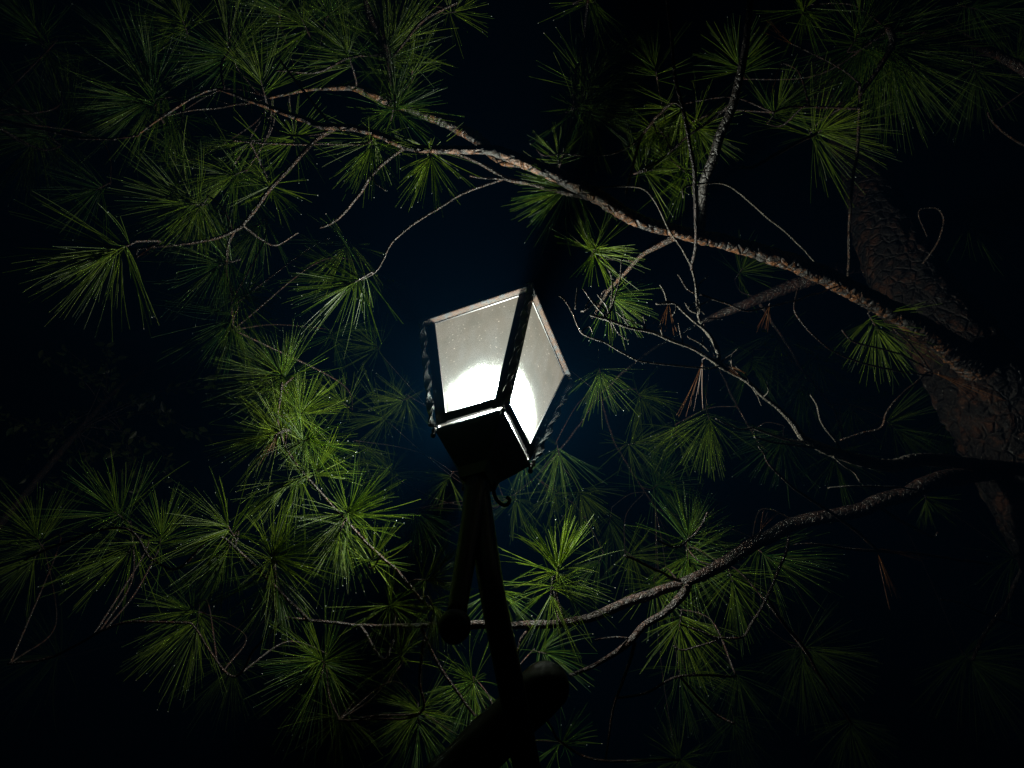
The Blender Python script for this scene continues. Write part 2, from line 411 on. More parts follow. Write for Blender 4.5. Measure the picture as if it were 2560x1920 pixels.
branch([(836, 320, 1.81, 8), (793, 346, 1.83, 7), (732, 407, 1.86, 7), (671, 480, 1.88, 7), (610, 557, 1.9, 6), (586, 574, 1.9, 6), (529, 598, 1.88, 5), (448, 612, 1.85, 4), (380, 618, 1.82, 4), (297, 623, 1.8, 4)], BARK_TWIG)
branch([(586, 574, 1.9, 5), (574, 600, 1.92, 5), (567, 640, 1.95, 5), (565, 681, 2.0, 5), (580, 750, 2.1, 4), (582, 824, 2.15, 4)], BARK_TWIG)
branch([(606, 563, 1.9, 4), (651, 598, 1.93, 3.5), (692, 614, 1.95, 3), (745, 582, 1.97, 2.5)], BARK_TWIG)
branch([(814, 331, 1.81, 4), (752, 338, 1.83, 4), (700, 330, 1.83, 3.5), (663, 293, 1.84, 3)], BARK_DARK)
branch([(930, 350, 1.84, 4), (900, 360, 1.88, 4), (740, 360, 1.88, 4), (650, 358, 1.87, 3.5), (582, 352, 1.87, 3)], BARK_TWIG)
branch([(640, 250, 1.8, 4), (635, 256, 1.8, 4), (560, 268, 1.8, 3.5), (468, 277, 1.78, 3), (400, 292, 1.78, 2.5)], BARK_TWIG, spur=.5)
branch([(975, 255, 2.0, 7), (978, 200, 1.95, 9), (962, 110, 1.9, 9), (925, 30, 1.85, 8), (915, -60, 1.8, 8)], BARK_DARK)
branch([(975, 150, 1.9, 4), (1050, 60, 1.9, 5), (1100, 27, 1.9, 5), (1145, 5, 1.9, 4)], BARK_TWIG)
branch([(820, 300, 1.8, 5), (760, 230, 1.78, 5), (728, 188, 1.76, 4), (700, 150, 1.75, 4)], BARK_DARK, spur=.5)
branch([(560, 228, 1.78, 4), (555, 160, 1.78, 4), (575, 120, 1.76, 4), (572, 60, 1.74, 4)], BARK_DARK)
branch([(290, 348, 1.75, 3), (200, 345, 1.75, 5), (110, 325, 1.74, 5), (20, 305, 1.74, 6), (-60, 290, 1.74, 6)], BARK_DARK)
branch([(338, 338, 1.75, 3), (290, 345, 1.75, 3)], BARK_DARK)
branch([(975, 130, 1.95, 5), (880, 145, 1.9, 4), (790, 180, 1.88, 4), (690, 178, 1.86, 3)], BARK_DARK)
# upper right limbs
branch([(1750, 585, 2.03, 12), (1754, 549, 2.0, 12), (1758, 468, 1.93, 12), (1778, 407, 1.89, 12.5), (1802, 338, 1.86, 12.5), (1835, 252, 1.83, 11), (1855, 171, 1.81, 10), (1867, 81, 1.8, 9), (1880, -40, 1.8, 8)], BARK_LIMB, rough=.08)
branch([(1729, 675, 1.85, 4.5), (1737, 610, 1.76, 5.5), (1738, 468, 1.62, 6.5), (1729, 387, 1.56, 6.5), (1705, 264, 1.52, 6), (1684, 163, 1.5, 5.5), (1675, 60, 1.48, 5), (1670, -40, 1.48, 5)], BARK_DARK, live=True, spur=.5)
branch([(1471, -10, 1.9, 5), (1455, 138, 1.95, 4.5), (1439, 175, 1.95, 4.2), (1435, 244, 1.96, 4), (1430, 305, 1.97, 4), (1406, 378, 1.98, 3.5)], BARK_TWIG, spur=.6)
branch([(1705, 264, 1.52, 5), (1675, 262, 1.6, 5), (1614, 325, 1.85, 5), (1589, 387, 1.9, 5), (1565, 484, 1.95, 4)], BARK_TWIG, spur=.5)
branch([(1341, 374, 1.9, 2.5), (1360, 388, 1.9, 3), (1410, 384, 1.91, 3), (1512, 387, 1.93, 3), (1573, 366, 1.95, 3), (1614, 328, 1.95, 3)], BARK_DARK, spur=.9)
branch([(1725, 659, 1.86, 3), (1695, 610, 1.86, 3.2), (1675, 578, 1.87, 3.2), (1638, 504, 1.88, 3.2), (1606, 472, 1.89, 3.2), (1553, 468, 1.9, 3.2), (1488, 470, 1.9, 2.6)], BARK_DEAD, spur=.6)
branch([(1709, 495, 1.8, 2.5), (1713, 468, 1.8, 3), (1762, 458, 1.82, 3.6), (1811, 460, 1.85, 3.6), (1863, 496, 1.9, 3.6), (1945, 566, 1.98, 3.4), (2006, 622, 2.05, 3), (2042, 658, 2.1, 3)], BARK_DEAD, rough=.1)
branch([(2150, 210, 2.1, 6), (2148, 285, 2.1, 5.5), (2144, 374, 2.08, 5), (2132, 448, 2.07, 5), (2124, 570, 2.06, 4.8), (2120, 690, 2.1, 4.5)], BARK_TWIG, rough=.1)
branch([(2220, 60, 2.1, 9), (2230, 110, 2.1, 8), (2190, 180, 2.1, 7), (2150, 240, 2.1, 6)], BARK_DARK)
branch([(2150, 270, 2.1, 5), (2080, 268, 2.1, 4), (1980, 266, 2.08, 3.5), (1930, 282, 2.05, 3.5)], BARK_DARK, spur=.7)
branch([(1851, 420, 1.95, 5), (1880, 417, 1.98, 5.5), (1924, 395, 2.0, 6), (1985, 362, 2.03, 6), (2042, 332, 2.05, 5)], BARK_TWIG, rough=.1)
branch([(1835, 252, 1.84, 5), (1790, 290, 1.88, 5), (1740, 325, 1.92, 4), (1665, 390, 2.0, 4), (1614, 425, 1.95, 4)], BARK_DARK)
branch([(2307, 659, 2.35, 3), (2335, 618, 2.3, 3), (2352, 585, 2.25, 3), (2360, 549, 2.25, 3), (2343, 521, 2.25, 3), (2307, 521, 2.25, 2.5), (2298, 540, 2.25, 2), (2318, 592, 2.25, 2)], BARK_TWIG, live=False, spur=.5)
branch([(2600, 380, 2.4, 5), (2520, 340, 2.4, 4), (2480, 300, 2.4, 3), (2470, 280, 2.4, 3)], BARK_TWIG, live=False)
branch([(2600, 200, 2.5, 14), (2500, 140, 2.5, 12), (2400, 100, 2.45, 9), (2300, 80, 2.4, 8), (2220, 75, 2.3, 8)], BARK_DARK)
# dead lichen covered branch
D = BARK_DEAD
branch([(2560, 1180, 2.4, 14), (2480, 1165, 2.3, 14), (2311, 1150, 2.15, 17), (2230, 1165, 2.08, 16), (2148, 1150, 2.03, 15), (2067, 1125, 2.0, 13), (2014, 1100, 1.97, 9), (1985, 1060, 1.96, 8), (1945, 1019, 1.95, 7), (1904, 987, 1.94, 7), (1863, 950, 1.93, 7), (1823, 925, 1.92, 7), (1794, 905, 1.91, 8), (1770, 893, 1.9, 6), (1721, 866, 1.89, 5.5), (1660, 844, 1.88, 5.5), (1631, 831, 1.87, 5.5), (1577, 817, 1.86, 5), (1515, 799, 1.84, 5), (1476, 788, 1.83, 4)], D, live=False, spur=2.2, label='bare grey lichen covered branch')
branch([(1797, 908, 1.91, 6), (1794, 878, 1.9, 6), (1769, 831, 1.88, 5), (1729, 795, 1.87, 4.5), (1689, 759, 1.86, 4), (1671, 757, 1.86, 4.5), (1640, 760, 1.86, 3)], D, live=False, spur=1.3)
branch([(1668, 758, 1.86, 3), (1660, 735, 1.86, 3), (1650, 712, 1.86, 2.5)], D, live=False, spur=1)
branch([(1794, 882, 1.9, 6), (1780, 850, 1.89, 5.5), (1760, 820, 1.88, 5), (1747, 788, 1.88, 5), (1740, 745, 1.87, 5), (1735, 700, 1.86, 4.5), (1727, 660, 1.85, 4.2)], D, live=False, spur=1.3)
branch([(1744, 784, 1.88, 3), (1725, 775, 1.88, 3), (1713, 757, 1.88, 2)], D, live=False, spur=1)
branch([(1735, 733, 1.87, 3), (1716, 722, 1.87, 3), (1703, 700, 1.87, 3), (1695, 686, 1.87, 2.5)], BARK_TWIG, live=False, spur=1)
for tw in ([(1515, 797, 1.84, 3.5), (1490, 765, 1.83, 3), (1458, 723, 1.82, 2.2)], [(1519, 792, 1.84, 3), (1508, 770, 1.83, 2.8), (1484, 755, 1.83, 2.5), (1475, 745, 1.83, 2)],
           [(1522, 786, 1.84, 3), (1514, 765, 1.84, 2.5), (1502, 748, 1.84, 2.5), (1494, 736, 1.84, 2.5)], [(1524, 782, 1.84, 3.5), (1538, 735, 1.83, 2.8), (1550, 690, 1.82, 2.5), (1556, 643, 1.81, 2)],
           [(1526, 770, 1.84, 3), (1530, 720, 1.84, 2.5), (1528, 690, 1.85, 2.5), (1518, 670, 1.85, 2)], [(1624, 832, 1.87, 2.5), (1600, 808, 1.86, 2), (1560, 795, 1.85, 2), (1540, 780, 1.85, 1.6)],
           [(1772, 878, 1.9, 3), (1752, 860, 1.89, 2.5), (1719, 840, 1.88, 2)], [(1800, 905, 1.91, 3), (1822, 890, 1.92, 2.5), (1845, 872, 1.92, 2)]):
    branch(tw, D, live=False, spur=1.3, name='twig')
for _ in range(22):      # fine dead side twigs on the lichen covered spray
    ax, ay, ad_, sx_, sy_ = random.choice(((1490, 792, 1.84, 60, 22), (1600, 824, 1.87, 70, 18), (1745, 760, 1.87, 8, 60), (1730, 868, 1.89, 30, 8), (1880, 968, 1.93, 50, 42), (1700, 765, 1.86, 25, 10)))
    t_ = U(-1, 1); x0 = ax + sx_ * t_; y0 = ay + sy_ * t_; a_ = U(-2.6, -.3) if R() < .75 else U(.3, 2.6); l_ = U(22, 62); k_ = U(-.5, .5)
    branch([(x0, y0, ad_, 2.4), (x0 + math.cos(a_) * l_ * .5, y0 + math.sin(a_) * l_ * .5, ad_ - .01, 2), (x0 + math.cos(a_ + k_) * l_, y0 + math.sin(a_ + k_) * l_, ad_ + U(-.03, .02), 1.3)], D, live=False, spur=1.2, name='twig')
branch([(1797, 915, 1.91, 3.5), (1761, 919, 1.9, 3), (1685, 914, 1.88, 3), (1631, 907, 1.87, 3), (1591, 900, 1.86, 3), (1555, 882, 1.85, 3), (1515, 857, 1.84, 3), (1483, 846, 1.83, 3), (1450, 831, 1.82, 3), (1432, 788, 1.81, 3), (1414, 755, 1.8, 3), (1396, 739, 1.8, 3.5)], D, live=False, spur=.6)
branch([(1450, 831, 1.82, 2), (1465, 820, 1.82, 2), (1474, 819, 1.82, 1.8), (1482, 838, 1.82, 1.2)], D, live=False)
branch([(1750, 736, 1.86, 3.5), (1812, 757, 1.88, 3.2), (1866, 774, 1.9, 3), (1920, 768, 1.95, 3), (2000, 748, 2.05, 2.5), (2080, 720, 2.15, 2.5)], BARK_TWIG, live=False, spur=.6)
branch([(1880, 1070, 1.95, 3), (1900, 1078, 1.95, 4), (1945, 1092, 1.96, 4), (2014, 1109, 1.97, 4)], D, live=False, spur=.5)
branch([(1790, 1047, 1.9, 2), (1820, 1062, 1.92, 2.5), (1850, 1074, 1.94, 2.5), (1886, 1070, 1.95, 3)], D, live=False, spur=.8)
branch([(1886, 1092, 1.9, 3), (1950, 1108, 1.93, 3.5), (2014, 1118, 1.96, 4), (2060, 1125, 1.98, 5)], D, live=False, spur=.5)
branch([(2026, 987, 1.95, 2.5), (2040, 1010, 1.95, 3), (2051, 1052, 1.96, 3.5), (2080, 1092, 1.97, 4), (2108, 1133, 2.0, 4)], D, live=False, spur=.4)
branch([(2083, 1141, 1.98, 3), (2110, 1165, 1.99, 3), (2133, 1180, 2.0, 3), (2152, 1206, 2.0, 2.5)], D, live=False, spur=.5)
branch([(2070, 1220, 2.0, 2.5), (2152, 1215, 2.0, 3), (2230, 1218, 2.05, 3), (2290, 1224, 2.1, 3)], D, live=False, spur=.8)
branch([(1895, 1115, 1.88, 1.5), (1908, 1130, 1.88, 2), (1920, 1157, 1.89, 3), (1965, 1202, 1.9, 4), (2000, 1232, 1.92, 4.2), (2067, 1275, 1.95, 4.6), (2108, 1302, 1.97, 5), (2150, 1335, 1.99, 5), (2187, 1370, 2.0, 5)], BARK_TWIG, live=False, rough=.08)
branch([(1985, 1362, 1.98, 2), (2038, 1360, 1.98, 3.5), (2110, 1372, 1.99, 4), (2187, 1378, 2.0, 5), (2270, 1382, 2.05, 5), (2368, 1395, 2.1, 4), (2480, 1410, 2.2, 4)], BARK_TWIG, live=False, rough=.08)
branch([(2327, 925, 2.3, 4), (2250, 990, 2.22, 4), (2215, 1030, 2.2, 3.5), (2201, 1068, 2.2, 3.5), (2150, 1085, 2.2, 3), (2100, 1100, 2.2, 3)], BARK_TWIG, rough=.1)
branch([(2330, 935, 2.3, 5), (2300, 890, 2.25, 3.5), (2265, 850, 2.2, 3), (2235, 822, 2.18, 2.5)], BARK_TWIG, live=False)
branch([(2105, 825, 2.1, 2.5), (2135, 855, 2.12, 3), (2200, 872, 2.15, 3), (2270, 895, 2.2, 3), (2330, 930, 2.3, 3)], BARK_DARK, live=False)
branch([(1998, 720, 2.1, 2.5), (1985, 770, 2.05, 3), (2005, 808, 2.03, 3), (2050, 855, 2.05, 3), (2130, 900, 2.15, 3), (2230, 925, 2.2, 3), (2330, 940, 2.3, 3)], BARK_DARK, live=False, spur=.4)
branch([(2352, 1498, 2.2, 3), (2400, 1507, 2.2, 3), (2450, 1530, 2.2, 3), (2560, 1570, 2.25, 4)], BARK_TWIG, live=False)
# far bough and twigs behind
branch([(2230, 650, 2.85, 20), (2130, 665, 2.75, 20), (2054, 690, 2.7, 18), (1975, 716, 2.7, 17), (1902, 745, 2.7, 15), (1830, 775, 2.7, 12), (1765, 800, 2.75, 8), (1650, 860, 2.8, 6), (1560, 930, 2.85, 5), (1500, 985, 2.9, 4)], BARK_DARK)
branch([(1690, 592, 2.0, 9), (1671, 600, 2.03, 8), (1613, 633, 2.1, 7), (1562, 683, 2.2, 6), (1515, 735, 2.35, 5), (1480, 800, 2.5, 4)], BARK_TWIG)
branch([(1900, 760, 2.7, 6), (1960, 850, 2.75, 5), (2010, 930, 2.8, 5), (2080, 1020, 2.85, 5), (2120, 1120, 2.9, 4)], BARK_DARK)
branch([(1760, 810, 2.75, 5), (1790, 900, 2.8, 4), (1840, 1010, 2.85, 4), (1900, 1110, 2.9, 4), (1950, 1150, 2.95, 3)], BARK_DARK)
branch([(1500, 985, 2.95, 4), (1530, 1090, 3.0, 4), (1580, 1180, 3.05, 4), (1640, 1270, 3.1, 4)], BARK_DARK)
branch([(1500, 985, 2.95, 4), (1420, 1100, 3.0, 4), (1330, 1200, 3.0, 4), (1240, 1270, 3.0, 3)], BARK_DARK)
# lower bough
branch([(2580, 1180, 2.42, 26), (2502, 1176, 2.32, 25), (2392, 1190, 2.25, 23), (2319, 1210, 2.2, 21), (2270, 1233, 2.18, 19), (2189, 1257, 2.17, 19), (2148, 1278, 2.16, 18), (2067, 1290, 2.15, 17), (1985, 1310, 2.15, 18), (1924, 1339, 2.14, 18), (1863, 1375, 2.13, 17), (1802, 1412, 2.12, 16), (1741, 1444, 2.1, 14), (1688, 1466, 2.1, 12), (1607, 1491, 2.08, 13), (1546, 1517, 2.07, 12.5), (1485, 1542, 2.05, 11), (1403, 1558, 2.05, 10), (1342, 1562, 2.03, 11), (1281, 1561, 2.03, 9), (1150, 1560, 2.0, 8), (1000, 1565, 2.0, 7), (900, 1564, 2.0, 6), (773, 1550, 2.0, 5), (716, 1544, 2.0, 3.5)],
       BARK_DARK, spur=.4, rough=.10, label='dark wet lower bough reaching behind the pole')
branch([(1720, 1462, 2.1, 12), (1709, 1485, 2.08, 12), (1668, 1526, 2.06, 10), (1607, 1570, 2.04, 9), (1578, 1599, 2.03, 9), (1505, 1652, 2.02, 7.5), (1424, 1690, 2.0, 6)], BARK_DARK, rough=.1)
branch([(1587, 1605, 2.03, 6), (1566, 1680, 2.03, 5), (1542, 1745, 2.02, 4), (1525, 1810, 2.02, 3.5), (1515, 1900, 2.02, 3)], BARK_TWIG)
branch([(1582, 1595, 2.03, 3), (1540, 1592, 2.02, 3), (1485, 1600, 2.01, 2.5)], BARK_DARK, live=False)
branch([(1973, 1325, 2.14, 6), (1970, 1350, 2.12, 5), (1957, 1403, 2.1, 5), (1916, 1493, 2.08, 4.5), (1880, 1560, 2.07, 4.5), (1859, 1591, 2.06, 4), (1802, 1596, 2.05, 3.5), (1760, 1580, 2.05, 3), (1700, 1560, 2.05, 3)], BARK_DARK, rough=.1)
branch([(1802, 1596, 2.05, 3), (1755, 1612, 2.04, 3), (1709, 1625, 2.03, 3), (1684, 1615, 2.03, 2.5)], BARK_DARK, spur=.6)
branch([(1770, 1281, 1.92, 4), (1749, 1322, 1.92, 4), (1720, 1350, 1.93, 4), (1688, 1367, 1.94, 4), (1640, 1350, 1.94, 3)], BARK_DARK, live=False, rough=.12)
branch([(1562, 1389, 1.95, 4.5), (1600, 1402, 1.97, 4.5), (1650, 1432, 2.0, 4.5), (1700, 1452, 2.08, 5)], BARK_DARK, live=False)
branch([(1281, 1562, 2.03, 6), (1180, 1570, 2.0, 6), (1140, 1563, 2.0, 6), (1061, 1507, 1.97, 6), (1023, 1460, 1.95, 5.5), (981, 1418, 1.97, 5), (900, 1340, 1.98, 5), (826, 1259, 1.98, 4.5), (773, 1202, 1.98, 4.5), (732, 1149, 1.99, 4.3), (708, 1105, 2.0, 4), (695, 1040, 2.01, 4), (705, 955, 2.02, 4)], BARK_TWIG, rough=.12)
branch([(1325, 1570, 2.03, 5), (1300, 1600, 2.0, 4), (1290, 1650, 1.99, 3.5), (1285, 1700, 2.0, 3.5), (1260, 1800, 2.05, 3.5), (1250, 1900, 2.08, 3)], BARK_DARK)
branch([(900, 1564, 2.0, 5), (960, 1650, 1.95, 4.5), (985, 1600, 1.98, 4)], BARK_DARK)
branch([(1050, 1562, 2.0, 5), (1090, 1650, 2.02, 5), (1150, 1740, 2.02, 5), (1190, 1790, 2.02, 4)], BARK_DARK)
branch([(900, 1795, 2.0, 4), (960, 1790, 2.0, 4), (1045, 1785, 2.0, 4)], BARK_TWIG)
branch([(1060, 1600, 2.0, 5), (1050, 1700, 2.0, 5), (1048, 1785, 2.0, 4), (900, 1800, 2.0, 4), (846, 1798, 2.05, 4)], BARK_DARK)
branch([(773, 1550, 2.0, 4.5), (700, 1480, 1.95, 5), (620, 1400, 1.9, 5), (540, 1340, 1.85, 5), (450, 1420, 1.82, 4), (380, 1400, 1.8, 4), (300, 1320, 1.8, 4), (100, 1380, 1.8, 4), (60, 1400, 1.8, 3)], BARK_DARK)
branch([(716, 1544, 2.0, 3.5), (640, 1620, 2.05, 4), (580, 1690, 2.1, 4), (480, 1560, 2.05, 3)], BARK_DARK)
branch([(480, 1560, 2.0, 4), (300, 1560, 2.0, 4), (140, 1640, 2.0, 4), (20, 1660, 2.0, 4)], BARK_DARK)
branch([(2189, 1262, 2.17, 5), (2250, 1300, 2.2, 5), (2330, 1340, 2.25, 4), (2345, 1330, 2.25, 3)], BARK_DARK)
branch([(2500, 1180, 2.3, 8), (2560, 1350, 2.3, 7), (2530, 1480, 2.3, 6), (2470, 1570, 2.28, 6), (2430, 1650, 2.25, 5)], BARK_DARK)
branch([(1916, 1493, 2.08, 4), (1960, 1560, 2.12, 5), (2010, 1620, 2.15, 5), (2080, 1740, 2.2, 4), (2130, 1810, 2.25, 4)], BARK_DARK)
branch([(1542, 1745, 2.02, 4), (1620, 1730, 2.05, 4), (1700, 1690, 2.05, 4), (1840, 1690, 2.1, 4)], BARK_DARK)
branch([(1700, 1690, 2.05, 4), (1780, 1780, 2.1, 4), (1835, 1810, 2.1, 4)], BARK_DARK)
branch([(1360, 1780, 2.0, 4), (1380, 1820, 2.0, 4), (1405, 1858, 2.0, 4), (1500, 1900, 2.0, 4), (1700, 1900, 2.0, 4)], BARK_TWIG)

# ---- needles
def make_tuft(x, y, r, dx, dy, k, d, n=None, spread=1.0, dead=False, drop=.10, shoot=None, droop=1.0):
    ed = max(0, math.hypot(x - 1200, (y - 950) * 1.1) - 620) / 700
    if not dead: d += .32 * ed + (.15 if y > 1350 and x > 1560 else 0) + (.55 if y > 1560 and abs(x - 1150) > 380 else .18 if y > 1600 else 0) + (.3 if y > 1480 and x < 620 else 0) + (.3 if y > 1240 and x < 430 else 0) + (.15 if y > 1250 and (x < 560 or x > 1780) else 0)
    n = int((n or 94 * min(1.3, r / 135)) * (1 if dead else U(.55, .95)))
    L0 = r * d / F; d = far(d); base = at(x, y, d); L0 = (L0 + r * d / F) / 2
    s = (dx * RT - dy * UP - k * fwd).normalized()
    sl = shoot if shoot is not None else L0 * .30
    mb = MB(); tint = []
    o1 = s.orthogonal().normalized(); o2 = s.cross(o1)
    org = base - s * sl * .6
    fas = max(3, n // 2)
    lop = (o1 * U(-1, 1) + o2 * U(-1, 1)) * .35; gapaz = U(0, 6.28)
    ttint = U(-.4, .3)
    G = Vector((0, 0, -1))
    for q in range(fas):
        u = R() ** .75
        b0 = org + s * sl * u
        ang = (math.radians(88) - math.radians(72) * u ** 1.3) * spread + U(-.2, .2)
        az = U(0, 2 * math.pi)
        if not dead and abs((az - gapaz + math.pi) % 6.283 - math.pi) < .45 and R() < .7: az += U(.8, 2.5)
        dirb = lop + s * math.cos(ang) + (o1 * math.cos(az) + o2 * math.sin(az)) * math.sin(ang)
        for h in range(random.choice((2, 2, 3, 4))):
            dr = (dirb + Vector((U(-1, 1), U(-1, 1), U(-1, 1))) * .085).normalized()
            ln = L0 * U(.66, 1.22) * (.92 if u > .8 else 1)
            side = dr.cross(Vector((U(-1, 1), U(-1, 1), U(-1, 1)))).normalized()
            bend = side * U(-.11, .11) + G * U(.03, .20) * droop
            if R() < .12: bend += side * U(-.5, .5)
            segs = 6; wd = .00074 * U(.85, 1.15) * (1.12 if d > 2.4 else 1)
            sA = dr.cross(side).normalized()
            n0 = len(mb.v); tn = min(1, max(0, .45 + ttint + U(-.35, .45)))
            for i in range(segs + 1):
                t = i / segs
                p = b0 + dr * ln * t + bend * ln * t * t - PO
                ww = wd * (1 - .55 * t ** 3) * (.75 if i == 0 else 1)
                for j in range(3):
                    a_ = 2.094 * j + .4
                    mb.v.append(tuple(p + (side * math.cos(a_) + sA * math.sin(a_)) * ww)); tint.append(tn if i > 0 else tn * .6)
            for i in range(segs):
                for j in range(3):
                    a_ = n0 + i * 3 + j; b_ = n0 + i * 3 + (j + 1) % 3
                    mb.f.append((a_, b_, b_ + 3, a_ + 3)); mb.mi.append(0)
            if R() < drop and not dead:
                rr = U(.0006, .0012); c_ = p + G * rr * .4; n1 = len(mb.v)
                fs = []
                dirs = [Vector(v) for v in ((1, 0, 0), (0, 1, 0), (-1, 0, 0), (0, -1, 0))]
                mb.v.append(tuple(c_ + Vector((0, 0, rr)))); tint.append(1)
                for lat in (.5, -.5):
                    for e in range(6):
                        aa = e * math.pi / 3; cc = math.cos(math.asin(lat))
                        mb.v.append(tuple(c_ + Vector((math.cos(aa) * cc, math.sin(aa) * cc, lat)) * rr)); tint.append(1)
                mb.v.append(tuple(c_ - Vector((0, 0, rr)))); tint.append(1)
                for e in range(6):
                    e2 = (e + 1) % 6
                    for f in ((0, 1 + e, 1 + e2), (7 + e2, 7 + e, 13)): mb.f.append(tuple(n1 + z for z in f)); mb.mi.append(1)
                    mb.f.append((n1 + 1 + e, n1 + 7 + e, n1 + 7 + e2, n1 + 1 + e2)); mb.mi.append(1)
    # shoot wood
    tube(mb, [(org - s * sl * .3 - PO, .0024), (org - PO, .0026), (org + s * sl * .5 - PO, .0026), (org + s * sl * .95 - PO, .0022), (org + s * sl * 1.1 - PO, .0008)], 7, mi=2)
    root = org - s * sl * .3
    cand = [(abs((q[0] - root).length), q) for q in SPINE if q[3] or dead]
    dist, q = min(cand, key=lambda c: c[0])
    if dist > .006:
        mid = (q[0] + root) / 2 - s * dist * .15 + Vector((U(-1, 1), U(-1, 1), U(-1, 1))) * dist * .06
        pth = catmull([(q[0] - PO, .0028), (mid - PO, .0026), (root - PO, .0024), (root + s * .006 - PO, .0022)], .008)
        tube(mb, pth, 7, lambda i, j, p, r_: r_ * (1 + .3 * noise.noise(p * 300)), mi=2)
    tint += [.5] * (len(mb.v) - len(tint))
    o = mb.build('dead_needles' if dead else 'needle_tuft', [NEEDLE_DEAD if dead else NEEDLE, DROP, BARK_DARK], None)
    at_ = o.data.attributes.new('tint', 'FLOAT', 'POINT'); at_.data.foreach_set('value', tint[:len(o.data.vertices)])
    o.parent = q[2]
    return o

